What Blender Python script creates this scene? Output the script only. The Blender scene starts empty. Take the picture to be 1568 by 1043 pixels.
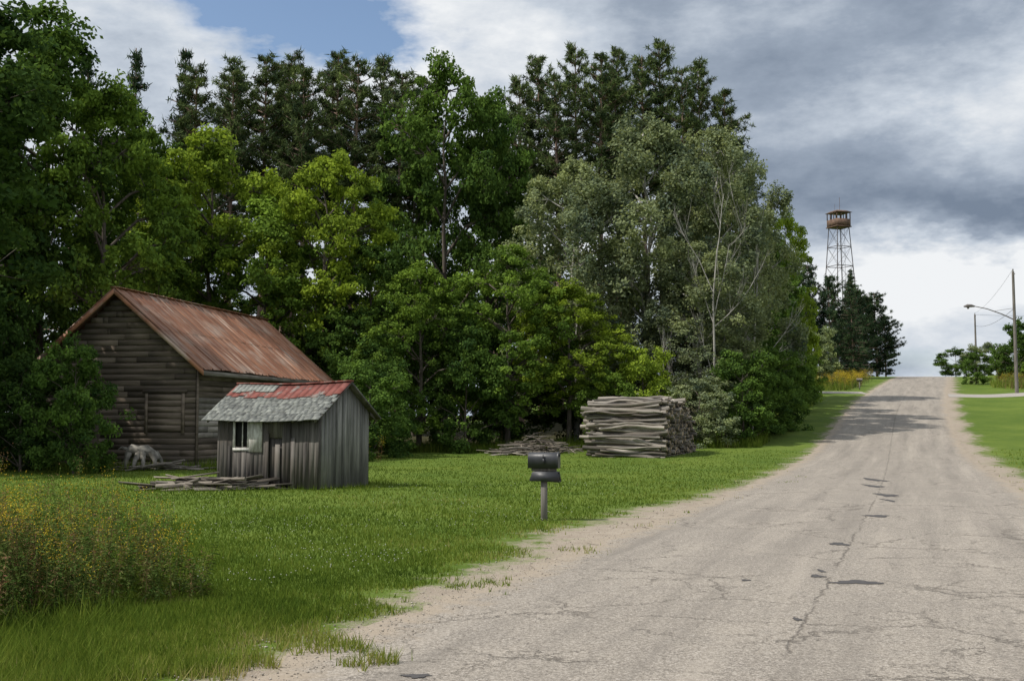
import bpy, math, numpy as np
from mathutils import Vector
R0=np.random.default_rng(7)
scene=bpy.context.scene
# ---------------------------------------------------------------- helpers
class MB:
    def __init__(s): s.v=[];s.f=[];s.m=[];s.t=[];s.n=0;s.k=[]
    def add(s,v,f,mat=0,tint=0.5):
        v=np.asarray(v,float).reshape(-1,3); f=np.asarray(f,int)
        s.v.append(v); s.f.append((f+s.n).ravel()); s.k.append(np.full(len(f),f.shape[1]))
        s.m.append(np.full(len(f),mat)); s.t.append(np.broadcast_to(np.asarray(tint,float),(len(v),)).copy()); s.n+=len(v)
    def box(s,x0,x1,y0,y1,z0,z1,mat=0,tint=0.5,zt=None,zb=None):
        # zt: tops at (x0y0,x1y0,x1y1,x0y1)
        zt=zt or [z1]*4; zb=zb or [z0]*4
        v=[(x0,y0,zb[0]),(x1,y0,zb[1]),(x1,y1,zb[2]),(x0,y1,zb[3]),(x0,y0,zt[0]),(x1,y0,zt[1]),(x1,y1,zt[2]),(x0,y1,zt[3])]
        s.add(v,[(3,2,1,0),(4,5,6,7),(0,1,5,4),(1,2,6,5),(2,3,7,6),(3,0,4,7)],mat,tint)
    def obox(s,c,ax,hs,mat=0,tint=.5):
        c=np.array(c,float);a=[np.array(q,float)/np.linalg.norm(q)*h for q,h in zip(ax,hs)]
        v=[c+i*a[0]+j*a[1]+k*a[2] for k in(-1,1) for i,j in((-1,-1),(1,-1),(1,1),(-1,1))]
        s.add(v,[(3,2,1,0),(4,5,6,7),(0,1,5,4),(1,2,6,5),(2,3,7,6),(3,0,4,7)],mat,tint)
    def tube(s,pts,rad,mat=0,tint=.5,sides=6,cap=None):
        pts=np.asarray(pts,float); n=len(pts); rad=np.broadcast_to(np.asarray(rad,float),(n,))
        d=np.gradient(pts,axis=0); d/=np.linalg.norm(d,axis=1)[:,None]+1e-9
        ref=np.array([0,0,1.]) if abs(d[0,2])<.9 else np.array([1.,0,0])
        a=np.cross(d,ref); a/=np.linalg.norm(a,axis=1)[:,None]+1e-9; b=np.cross(d,a)
        th=np.arange(sides)*2*math.pi/sides
        v=pts[:,None,:]+rad[:,None,None]*(a[:,None,:]*np.cos(th)[None,:,None]+b[:,None,:]*np.sin(th)[None,:,None])
        i=np.arange(n-1)[:,None]*sides; j=np.arange(sides)[None,:]; j2=(j+1)%sides
        f=np.stack([i+j,i+j2,i+sides+j2,i+sides+j],-1).reshape(-1,4)
        s.add(v.reshape(-1,3),f,mat,tint)
        if cap is not None:
            s.add(v[0],[list(range(sides))],cap,tint); s.add(v[-1],[list(range(sides))[::-1]],cap,tint)
    def mesh(s,name,mats,smooth=False):
        me=bpy.data.meshes.new(name)
        v=np.concatenate(s.v).astype(np.float32); f=np.concatenate(s.f).astype(np.int32); k=np.concatenate(s.k)
        me.vertices.add(len(v)); me.vertices.foreach_set('co',v.ravel())
        me.loops.add(len(f)); me.loops.foreach_set('vertex_index',f)
        me.polygons.add(len(k)); st=np.concatenate([[0],np.cumsum(k)[:-1]]).astype(np.int32)
        me.polygons.foreach_set('loop_start',st)
        for m in mats: me.materials.append(m)
        me.polygons.foreach_set('material_index',np.concatenate(s.m).astype(np.int32))
        a=me.attributes.new('tint','FLOAT','POINT'); a.data.foreach_set('value',np.concatenate(s.t).astype(np.float32))
        me.update(calc_edges=True)
        if smooth: me.polygons.foreach_set('use_smooth',np.ones(len(k),bool))
        return me
def obj(name,me,loc=(0,0,0),rot=0,scale=(1,1,1),parent=None,color=None):
    o=bpy.data.objects.new(name,me); scene.collection.objects.link(o)
    o.location=loc; o.rotation_euler=(0,0,rot); o.scale=scale
    if parent: o.parent=parent
    if color: o.color=(*color,1)
    return o
def unit(a): return a/(np.linalg.norm(a,axis=-1,keepdims=True)+1e-9)
def sst(a,b,x): t=np.clip((x-a)/(b-a),0,1); return t*t*(3-2*t)

# ---------------------------------------------------------------- materials
class NT:
    def __init__(s,name):
        s.mat=bpy.data.materials.new(name); s.mat.use_nodes=True; s.t=s.mat.node_tree; s.t.nodes.clear()
        s.out=s.t.nodes.new('ShaderNodeOutputMaterial')
    def n(s,ty,**k):
        q=s.t.nodes.new(ty)
        for a,b in k.items(): setattr(q,a,b)
        return q
    def l(s,a,b): s.t.links.new(a,b)
    def inp(s,sock,v):
        if isinstance(v,bpy.types.NodeSocket): s.l(v,sock)
        else: sock.default_value=v
    def math(s,op,a,b=0.0,c=None,clamp=False):
        q=s.n('ShaderNodeMath',operation=op,use_clamp=clamp); s.inp(q.inputs[0],a); s.inp(q.inputs[1],b)
        if c is not None: s.inp(q.inputs[2],c)
        return q.outputs[0]
    def mix(s,f,a,b,bt='MIX'):
        q=s.n('ShaderNodeMix',data_type='RGBA',blend_type=bt); s.inp(q.inputs[0],f)
        for i,v in((6,a),(7,b)): s.inp(q.inputs[i],v if isinstance(v,bpy.types.NodeSocket) else (*v[:3],1))
        return q.outputs[2]
    def noise(s,vec,scale,detail=4,rough=.55,dist=0):
        q=s.n('ShaderNodeTexNoise'); s.inp(q.inputs['Vector'],vec); q.inputs['Scale'].default_value=scale
        q.inputs['Detail'].default_value=detail; q.inputs['Roughness'].default_value=rough; q.inputs['Distortion'].default_value=dist
        return q.outputs[0]
    def mr(s,v,a,b,c=0.,d=1.):
        q=s.n('ShaderNodeMapRange'); s.inp(q.inputs[0],v)
        for i,x in zip((1,2,3,4),(a,b,c,d)): q.inputs[i].default_value=x
        return q.outputs[0]
    def attr(s,name='tint'):
        return s.n('ShaderNodeAttribute',attribute_name=name).outputs['Fac']
    def co(s,scale=(1,1,1),kind='Object'):
        t=s.n('ShaderNodeTexCoord'); m=s.n('ShaderNodeMapping'); s.l(t.outputs[kind],m.inputs[0]); m.inputs['Scale'].default_value=scale
        return m.outputs[0]
    def done(s,col,rough=.85,bump=None,bs=.3,bd=.02,spec=.3,metal=0.):
        b=s.n('ShaderNodeBsdfPrincipled'); s.inp(b.inputs['Base Color'],col if isinstance(col,bpy.types.NodeSocket) else (*col[:3],1))
        s.inp(b.inputs['Roughness'],rough); b.inputs['Specular IOR Level'].default_value=spec; b.inputs['Metallic'].default_value=metal
        if bump is not None:
            q=s.n('ShaderNodeBump'); q.inputs['Strength'].default_value=bs; q.inputs['Distance'].default_value=bd
            s.l(bump,q.inputs['Height']); s.l(q.outputs[0],b.inputs['Normal'])
        s.l(b.outputs[0],s.out.inputs[0]); s.b=b
        return s.mat
    def leafy(s,c,trans,yellow=(1.3,1.15,.7)):
        p=s.n('ShaderNodeBsdfDiffuse'); s.l(c,p.inputs[0]); tr=s.n('ShaderNodeBsdfTranslucent'); s.l(s.mix(1.,c,yellow,'MULTIPLY'),tr.inputs[0])
        m=s.n('ShaderNodeMixShader'); m.inputs[0].default_value=trans
        s.l(p.outputs[0],m.inputs[1]); s.l(tr.outputs[0],m.inputs[2]); s.l(m.outputs[0],s.out.inputs[0]); return s.mat

def foliage(name,trans=.3,yellow=(1.2,1.15,.8)):
    s=NT(name); oi=s.n('ShaderNodeObjectInfo'); t=s.attr()
    c=s.mix(1.0,oi.outputs['Color'],s.mix(t,(.42,.48,.6),(1.6,1.5,1.1)),'MULTIPLY'); return s.leafy(c,trans,yellow)
M_leaf=foliage('leaf_foliage',.3); M_needle=foliage('needle_foliage',.15,(1,1,.8))
def m_bark(name,a,b,sc=6):
    s=NT(name); n=s.noise(s.co((1,1,.2)),sc,3); c=s.mix(s.mr(n,.3,.7),a,b); return s.done(c,.9)
M_bark=m_bark('bark',(.06,.048,.038),(.16,.135,.11)); M_pbark=m_bark('pine_bark',(.15,.10,.08),(.36,.25,.2))
M_pale=m_bark('pale_bark',(.2,.19,.17),(.42,.4,.37))
def m_fixed(name,ramp,trans=.25):
    s=NT(name); t=s.attr(); r=s.n('ShaderNodeValToRGB'); s.l(t,r.inputs[0]); e=r.color_ramp.elements
    e[0].position,e[0].color=ramp[0][0],(*ramp[0][1],1); e[1].position,e[1].color=ramp[-1][0],(*ramp[-1][1],1)
    for p,c in ramp[1:-1]: q=e.new(p); q.color=(*c,1)
    return s.leafy(r.outputs[0],trans,(1.1,1.05,.8))
M_grass=m_fixed('grass_blades',[(0,(.05,.09,.014)),(.45,(.125,.185,.027)),(.75,(.22,.26,.05)),(1,(.38,.33,.15))],.35)
M_weed=m_fixed('weed_foliage',[(0,(.06,.11,.025)),(.4,(.12,.16,.045)),(.7,(.20,.15,.07)),(1,(.22,.115,.075))])
M_gold=m_fixed('goldenrod_bloom',[(0,(.36,.24,.04)),(.5,(.58,.42,.03)),(1,(.66,.52,.07))])
M_white=m_fixed('clover_bloom',[(0,(.5,.52,.42)),(1,(.7,.7,.65))])
def m_wood(name,a,b,vert=True,scale=9,patch=(.10,.085,.07)):
    s=NT(name); t=s.attr(); co=s.co((1,1,.08) if vert else (.12,.12,1.6))
    n=s.noise(co,scale,5,.65); n2=s.noise(s.co((1,1,1)),1.1,3)
    c=s.mix(s.mr(n,.32,.68),a,b); c=s.mix(1.,c,s.mix(t,(.5,.5,.5),(1.45,1.42,1.38)),'MULTIPLY'); c=s.mix(s.mr(n2,.5,.72,0,.7),c,patch)
    return s.done(c,.9,n,.5,.01,.15)
M_shedw=m_wood('weathered_board',(.05,.045,.042),(.18,.168,.155)); M_shedg=m_wood('grey_weathered_board',(.09,.09,.086),(.28,.275,.26),True,9,(.15,.145,.135))
M_barnw=m_wood('weathered_siding',(.075,.06,.046),(.21,.172,.137),False,3.5)
M_barnl=m_wood('pale_siding',(.16,.14,.12),(.34,.32,.28),False); M_debris=m_wood('scrap_wood',(.10,.085,.07),(.30,.27,.23),False)
M_log=m_wood('log_bark',(.075,.063,.053),(.36,.335,.30),False,4,(.15,.125,.10)); M_logend=m_wood('log_end',(.12,.085,.06),(.36,.28,.2))
s=NT('white_trim'); n=s.noise(s.co((3,3,1)),7,4); M_trim=s.done(s.mix(s.mr(n,.4,.75),(.62,.61,.57),(.3,.28,.25)),.7,n,.2)
s=NT('painted_interior_shade'); M_dark=s.done((.012,.012,.012),.9)  # shade inside the shed, put into a near-black base colour
# rusty metal roof (local y runs down the slope, x along the ridge)
s=NT('rusty_metal_roof'); a=s.noise(s.co((3.0,.3,.3)),2.0,5,.65); b=s.noise(s.co((1,1,1)),.8,4); g=s.noise(s.co((7,.2,.2)),3,3)
c=s.mix(s.mr(a,.35,.65),(.17,.068,.038),(.37,.18,.105)); c=s.mix(s.mr(b,.52,.70,0,.65),c,(.44,.36,.30)); c=s.mix(s.mr(g,.55,.66,0,.7),c,(.48,.40,.34)); c=s.mix(s.mr(g,.44,.34,0,.5),c,(.12,.05,.03))
c=s.mix(1.,c,s.mix(s.attr(),(.75,.75,.75),(1.3,1.25,1.2)),'MULTIPLY')
M_rust=s.done(c,.6,a,.2,.01,.35)
s=NT('roof_shingle'); n=s.noise(s.co(),14,4); c=s.mix(s.mr(n,.3,.7),(.10,.105,.10),(.23,.24,.225)); c=s.mix(1.,c,s.mix(s.attr(),(.6,.6,.6),(1.35,1.35,1.3)),'MULTIPLY'); M_shingle=s.done(c,.9,n,.4,.01)
s=NT('red_roll_roofing'); n=s.noise(s.co(),5,5); c=s.mix(s.mr(n,.35,.6),(.17,.05,.04),(.23,.085,.07)); c=s.mix(s.mr(s.noise(s.co((1,1,1)),3.1,5,.7),.54,.64,0,.85),c,(.25,.24,.22)); M_red=s.done(c,.9,n,.4,.02)
s=NT('black_painted_metal'); n=s.noise(s.co(),9,3); M_black=s.done(s.mix(n,(.018,.019,.022),(.04,.042,.048)),s.mr(n,.3,.7,.35,.6),spec=.5)
s=NT('galvanised_steel'); n=s.noise(s.co(),3,3); M_steel=s.done(s.mix(n,(.12,.105,.1),(.2,.18,.17)),.6,spec=.4)
s=NT('tower_steel'); n=s.noise(s.co(),1,3); M_tower=s.done(s.mix(n,(.06,.05,.05),(.12,.10,.1)),.7,spec=.3)
s=NT('rust_painted_cabin'); n=s.noise(s.co(),2,4); M_cabin=s.done(s.mix(s.mr(n,.35,.65),(.09,.055,.04),(.19,.12,.085)),.7)
s=NT('post_wood'); n=s.noise(s.co((1,1,.1)),18,4); M_post=s.done(s.mix(s.mr(n,.3,.7),(.10,.09,.08),(.23,.21,.19)),.9,n,.4,.01)
s=NT('pale_stump'); n=s.noise(s.co(),5,4); M_stump=s.done(s.mix(s.mr(n,.35,.65),(.13,.12,.10),(.31,.29,.25)),.9,n,.5,.03)

# ---------------------------------------------------------------- terrain
PY=np.array([-2000,36,44,52.5,62,73,90,110,130,150,160,200,400,4000.]); PZ=np.array([0,0,.1,.4,1.2,2.2,3.7,5.15,6.5,7.65,7.8,7.2,-8,-60.])
def prof(Y):
    Y=np.asarray(Y,float); return sum(np.interp(Y+k,PY,PZ) for k in np.linspace(-5,5,11))/11
CY=np.array([-60,0,6.83,25.9,52.5,73,90,155,400.]); CX=np.array([-23,-1.0,1.55,8.55,17.8,25.2,31.9,57.7,155])
def cx(Y):
    Y=np.asarray(Y,float); return sum(np.interp(Y+k,CY,CX) for k in np.linspace(-8,8,11))/11
def wob(x,y,s): return (np.sin(x*1.7*s+y*.9*s+1.3)+np.sin(x*.8*s-y*1.9*s+.4)+np.sin(x*2.9*s+y*2.3*s+2.1)*.6+np.sin(-x*4.1*s+y*3.3*s)*.4)/3
def Hh(x,y):
    x=np.asarray(x,float); y=np.asarray(y,float)
    w=.3+.7*sst(-6,15,x)
    p=prof(y); z=np.where(p>0,p*w,p)
    d=np.abs(x-cx(y))
    return z+wob(x,y,.35)*.05*sst(4.2,9,d)+.35*sst(6,12,x-cx(y))*sst(50,75,y)
HW=3.35
def grass_edge(Y): # lateral distance (in x) where the lawn begins, left side
    return 3.6+.85*np.exp(-((Y-17.5)/5.5)**2)+.15*np.sin(Y*1.3)+.1*np.sin(Y*3.1+1)
def axis(lo,hi,st,far):
    a=np.arange(lo,hi+.01,st); g=[];d=st
    x=hi
    while x<far: d*=1.35; x+=d; g.append(x)
    h=[];d=st;x=lo
    while x>-far: d*=1.35; x-=d; h.append(x)
    return np.array(h[::-1]+list(a)+g)
xs=axis(-30,66,.5,3500); ys=axis(0,190,.5,3500)
X,Y=np.meshgrid(xs,ys); Z=Hh(X,Y)
mb=MB(); nx=len(xs); ny=len(ys); i=(np.arange(ny-1)[:,None]*nx+np.arange(nx-1)[None,:]).ravel()
mb.add(np.stack([X,Y,Z],-1).reshape(-1,3),np.stack([i,i+1,i+nx+1,i+nx],-1))
me=mb.mesh('ground',[],True)
lat=X-cx(Y); rd=np.where(lat<0,-lat-grass_edge(Y),lat-4.2-.25*np.sin(Y*.9))
a=me.attributes.new('rd','FLOAT','POINT'); a.data.foreach_set('value',np.clip(rd,-20,60).ravel().astype(np.float32))
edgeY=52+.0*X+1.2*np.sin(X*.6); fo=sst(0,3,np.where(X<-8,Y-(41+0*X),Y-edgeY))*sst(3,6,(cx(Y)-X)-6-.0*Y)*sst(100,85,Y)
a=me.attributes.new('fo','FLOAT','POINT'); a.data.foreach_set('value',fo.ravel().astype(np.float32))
s=NT('ground_surface'); co=s.co()
nb=s.noise(co,.35,3); nm=s.noise(co,2.2,4,.65); nf=s.noise(co,22,3,.7); nff=s.noise(co,90,2,.7)
g=s.mix(s.mr(nb,.35,.65),(.075,.125,.018),(.13,.18,.03)); g=s.mix(s.mr(nm,.35,.7,0,.5),g,(.055,.10,.015)); g=s.mix(s.mr(nf,.45,.75,0,.55),g,(.17,.21,.04))
d=s.mix(s.mr(nm,.3,.7),(.24,.195,.15),(.37,.315,.25)); d=s.mix(s.mr(nff,.5,.72),d,(.47,.42,.36)); d=s.mix(s.mr(nff,.3,.42,.6,0),d,(.14,.12,.09))
e=s.math('ADD',s.attr('rd'),s.math('MULTIPLY',s.math('SUBTRACT',nm,.5),2.6)); e=s.math('ADD',e,s.math('MULTIPLY',s.math('SUBTRACT',nf,.5),1.2))
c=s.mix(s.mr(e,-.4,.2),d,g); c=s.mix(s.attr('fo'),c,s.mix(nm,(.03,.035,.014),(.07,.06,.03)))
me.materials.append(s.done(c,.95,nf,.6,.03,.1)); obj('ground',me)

# ---------------------------------------------------------------- road
def strip(name,cxf,ys,half,mat,dz=.004,nl=15,jag=.0,along=None):
    mb=MB(); u=np.linspace(-1,1,nl); ys=np.asarray(ys)
    if along is None:
        U,Yg=np.meshgrid(u,ys); hw=half+jag*(.5*wob(Yg,U*0+U,1.5)+.5*wob(Yg*3,U,2.2)); Xg=cxf(Yg)+U*hw
    else:
        p0,dv=along; nv=np.array([-dv[1],dv[0]]); U,T=np.meshgrid(u,ys); hw=half+jag*wob(T,U,1.5)
        Xg=p0[0]+dv[0]*T+nv[0]*U*hw; Yg=p0[1]+dv[1]*T+nv[1]*U*hw
    Zg=Hh(Xg,Yg)+dz; n=nl; i=(np.arange(len(ys)-1)[:,None]*n+np.arange(n-1)[None,:]).ravel()
    mb.add(np.stack([Xg,Yg,Zg],-1).reshape(-1,3),np.stack([i,i+1,i+n+1,i+n],-1)); me=mb.mesh(name,[mat],True)
    a=me.attributes.new('lat','FLOAT','POINT'); a.data.foreach_set('value',U.ravel().astype(np.float32)); 
    if along is None and me.polygons[0].normal.z<0: me.flip_normals()
    return obj(name,me)
s=NT('asphalt_surface'); co=s.co(); lat=s.attr('lat')
agg=s.noise(co,30,3,.85); agg2=s.noise(co,85,2,.85); big=s.noise(co,.5,4,.65); med=s.noise(co,3.2,4,.7)
c=s.mix(s.mr(big,.3,.7),(.235,.207,.175),(.33,.29,.242)); c=s.mix(s.mr(med,.5,.72,0,.5),c,(.20,.178,.155))
c=s.mix(s.mr(agg,.53,.64,0,.6),c,(.52,.47,.41)); c=s.mix(s.mr(agg,.47,.36,0,.75),c,(.11,.097,.083)); c=s.mix(s.mr(agg2,.54,.66,0,.65),c,(.60,.55,.49)); c=s.mix(s.mr(agg2,.45,.33,0,.7),c,(.075,.067,.058))
# long wheel-track streaks along the road direction: rotate first, then stretch
r=s.n('ShaderNodeMapping'); s.l(s.n('ShaderNodeTexCoord').outputs['Object'],r.inputs[0]); r.inputs['Rotation'].default_value=(0,0,math.radians(20.3))
r2=s.n('ShaderNodeMapping'); s.l(r.outputs[0],r2.inputs[0]); r2.inputs['Scale'].default_value=(1.5,.07,1)
st=s.noise(r2.outputs[0],1.3,4,.6); c=s.mix(s.mr(st,.5,.68,0,.5),c,(.17,.152,.132)); c=s.mix(s.mr(st,.45,.32,0,.4),c,(.43,.38,.32))
# cracks
w=s.n('ShaderNodeMix',data_type='VECTOR'); nn=s.n('ShaderNodeTexNoise'); s.l(co,nn.inputs['Vector']); nn.inputs['Scale'].default_value=2.6; nn.inputs['Detail'].default_value=5; nn.inputs['Roughness'].default_value=.75
w.inputs[0].default_value=.36; s.l(co,w.inputs[4]); s.l(nn.outputs['Color'],w.inputs[5])
def crack(scale,wd,lo,hi):
    v=s.n('ShaderNodeTexVoronoi',feature='DISTANCE_TO_EDGE'); s.l(w.outputs[1],v.inputs['Vector']); v.inputs['Scale'].default_value=scale
    k=s.mr(v.outputs['Distance'],0,wd,1,0); return s.math('MULTIPLY',k,s.mr(big,lo,hi))
k1=crack(.8,.012,.42,.54); k2=crack(2.8,.026,.48,.6)
seam=s.math('MULTIPLY',s.mr(s.math('ABSOLUTE',s.math('ADD',lat,s.math('MULTIPLY',s.math('SUBTRACT',med,.5),.07))),0,.007,1,0),s.mr(big,.38,.48))
k=s.math('MAXIMUM',s.math('MAXIMUM',k1,k2),seam); c=s.mix(s.math('MULTIPLY',k,.7),c,(.07,.06,.05))
# sandy edge
ed=s.math('ADD',s.math('ABSOLUTE',lat),s.math('MULTIPLY',s.math('SUBTRACT',med,.5),.4)); sand=s.mix(agg,(.22,.18,.135),(.45,.38,.30)); c=s.mix(s.mr(ed,.85,.98),c,sand)
M_road=s.done(c,.9,s.math('SUBTRACT',agg,k),.6,.015,.2)
strip('asphalt_road',cx,np.concatenate([np.arange(-25,60,.25),np.arange(60,230,1.)]),HW,M_road,.006,21,.3)
s=NT('gravel_side_road'); n=s.noise(s.co(),12,4); M_side=s.done(s.mix(s.mr(n,.3,.7),(.26,.24,.215),(.4,.365,.33)),.95,n,.3)
strip('side_road',None,np.arange(3.2,40,.5),2.2,M_side,.012,7,.1,((32.3,91.),(.938,-.347)))
strip('gravel_driveway',None,np.arange(3.2,30,.5),1.8,M_side,.012,7,.1,((33.0,93.5),(-.985,.17)))
# tar patches down the centre seam
s=NT('tar_patch'); n=s.noise(s.co(),20,3); M_tar=s.done(s.mix(n,(.04,.04,.042),(.11,.10,.095)),.8,n,.4)
mb=MB()
for (px,py,rx,ry) in [(3.42,11.15,.25,.13),(3.15,11.6,.07,.1),(3.3,12.0,.03,.12),(4.25,14.6,.12,.16),(6.15,18.9,.2,.22),(8.1,24.2,.2,.5),(7.6,22.6,.07,.4),(8.9,27.5,.17,.6),(2.35,11.3,.05,.05),(-.6,7.1,.09,.05),(2.3,9.1,.03,.07),(9.9,30.5,.18,.9)]:
    th=np.arange(28)*2*math.pi/28; r=1+.22*np.sin(3*th+px)+.14*np.sin(7*th+py)+.1*R0.standard_normal(28)
    x=px+np.cos(th)*rx*r; y=py+np.sin(th)*ry*r; mb.add(np.stack([x,y,Hh(x,y)+.011],-1),[list(range(28))])
obj('asphalt_patches',mb.mesh('asphalt_patches',[M_tar]))
# loose stones on the shoulder
mb=MB(); n=5200; Ys=1/(1/5.8-R0.random(n)*(1/5.8-1/30)); side=R0.random(n)<.75; la=np.where(side,-(HW-.5+R0.random(n)*1.2),HW-.2+R0.random(n)*1.1); Xs=cx(Ys)+la; sz=.003+.009*R0.random(n)**4+.0001*Ys
base=np.array([[1,0,0],[0,1,0],[-1,0,0],[0,-1,0],[0,0,.8],[0,0,-.6]]); v=np.stack([Xs,Ys,Hh(Xs,Ys)+.008],-1)[:,None,:]+base[None]*sz[:,None,None]*R0.uniform(.6,1.3,(n,6,1))
ff=np.array([[0,1,4],[1,2,4],[2,3,4],[3,0,4],[1,0,5],[2,1,5],[3,2,5],[0,3,5]]); mb.add(v.reshape(-1,3),(np.arange(n)[:,None,None]*6+ff[None]).reshape(-1,3),0,np.repeat(R0.random(n),6))
s=NT('stone'); M_stone=s.done(s.mix(s.attr(),(.17,.145,.12),(.5,.45,.38)),.9); obj('gravel_stones',mb.mesh('gravel_stones',[M_stone]))

# ---------------------------------------------------------------- grass
def blades(mb,x,y,h,w,tint,lean=.5,z0=None,mat=0):
    n=len(x); z=Hh(x,y) if z0 is None else z0; a=R0.random(n)*2*math.pi; b=R0.random(n)*2*math.pi
    dx=np.cos(a)*w; dy=np.sin(a)*w; l=h*lean*R0.random(n)
    tip=np.stack([x+np.cos(b)*l,y+np.sin(b)*l,z+h],-1)
    v=np.stack([np.stack([x-dx,y-dy,z-.005],-1),np.stack([x+dx,y+dy,z-.005],-1),tip],1)
    mb.add(v.reshape(-1,3),np.arange(3*n).reshape(-1,3),mat,np.repeat(tint,3))
mb=MB(); n=520000
Ys=1/(1/5.2-R0.random(n)*(1/5.2-1/50)); Xs=R0.uniform(-.56,.56,n)*Ys+R0.uniform(-2,2,n)
lt=Xs-cx(Ys); out=np.where(lt<0,-lt-grass_edge(Ys),lt-4.4)+wob(Xs,Ys,1.6)*.4+wob(Xs,Ys,4)*.3+wob(Xs,Ys,11)*.15
pn=wob(Xs+3,Ys,1.3)+.5*wob(Xs,Ys,5)+.4*wob(Xs,Ys,13)
patch=(pn>.5)&(out>-1.1)
k=((out>0)|patch)&(R0.random(n)<np.maximum(sst(-.3,.7,out),.55*sst(.5,1.1,pn)*patch))
Xs,Ys,out=Xs[k],Ys[k],out[k]; n=len(Xs)
t=.40+.22*wob(Xs,Ys,.4)+.16*wob(Xs,Ys,1.7)+R0.normal(0,.15,n)+.3*sst(.7,0,out)
blades(mb,Xs,Ys,(.03+.035*R0.random(n))*(1+.3*wob(Xs,Ys,1.2))*(1+1.2*sst(12,6,Ys)*R0.random(n)),.0024+.00036*Ys,np.clip(t,0,1),.9)
obj('lawn_grass',mb.mesh('lawn_grass',[M_grass]))
# tall grass: foreground left, forest margin, around buildings
mb=MB()
def tall(n,x0,x1,y0,y1,h0,h1,w,tm,ts=.15,cond=None,lean=.5):
    x=R0.uniform(x0,x1,n); y=R0.uniform(y0,y1,n)
    if cond is not None: k=cond(x,y); x,y=x[k],y[k]
    m=len(x); blades(mb,x,y,R0.uniform(h0,h1,m)*(1+.3*wob(x,y,1.2)),np.full(m,w),np.clip(tm+R0.normal(0,ts,m)+.15*wob(x,y,1.1),0,1),lean)
tall(20000,-6,-1.9,6.0,9.3,.05,.17,.0035,.45,cond=lambda x,y:(x<-2.3-(y-6)*.22+.3*wob(x,y,2))&(x>-.6*y-1),lean=1.2)
tall(3500,-6,-2.2,6.0,9.3,.15,.3,.004,.5,cond=lambda x,y:(wob(x,y,2.2)>.15)&(x>-.6*y-1)&(x<-2.6-(y-6)*.22),lean=1.2)
tall(6000,-7.5,-3.2,8.6,13,.12,.3,.005,.4,lean=.8)
tall(14000,-8,13,51.5,55,.15,.6,.018,.4,cond=lambda x,y:(x<cx(y)-6))
tall(7000,-22,-7,35.5,39,.12,.4,.012,.4,cond=lambda x,y:y>36.2+.5*np.sin(x))
tall(2500,-8.5,-3,25.4,29,.06,.18,.006,.45)
tall(7000,12,24,54,84,.2,.6,.025,.45,cond=lambda x,y:(x<cx(y)-6.5-.8*wob(x,y,.4))&(x>cx(y)-10))
tall(9000,44,58,84,110,.3,1.0,.03,.6,cond=lambda x,y:(x>cx(y)+7.5)&(np.abs(y-(91-(x-32.3)*.37))>3))
tall(5000,24,34,98,118,.4,1.0,.03,.55,cond=lambda x,y:(x<cx(y)-5.5))
obj('tall_grass',mb.mesh('tall_grass',[M_grass]))
# clover flowers
mb=MB(); n=2600; Ys=1/(1/7.5-R0.random(n)*(1/7.5-1/30)); Xs=R0.uniform(-.32,.1,n)*Ys; k=(cx(Ys)-Xs>4.9)&(wob(Xs,Ys,.7)+R0.normal(0,.3,n)>.1); Xs,Ys=Xs[k],Ys[k]; n=len(Xs)
v=np.stack([Xs,Ys,Hh(Xs,Ys)+.05+.02*R0.random(n)],-1)[:,None,:]+base[None]*(.006+.00012*Ys)[:,None,None]
mb.add(v.reshape(-1,3),(np.arange(n)[:,None,None]*6+ff[None]).reshape(-1,3),0,np.repeat(R0.random(n),6)); obj('clover_flowers',mb.mesh('clover_flowers',[M_white]))

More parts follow.
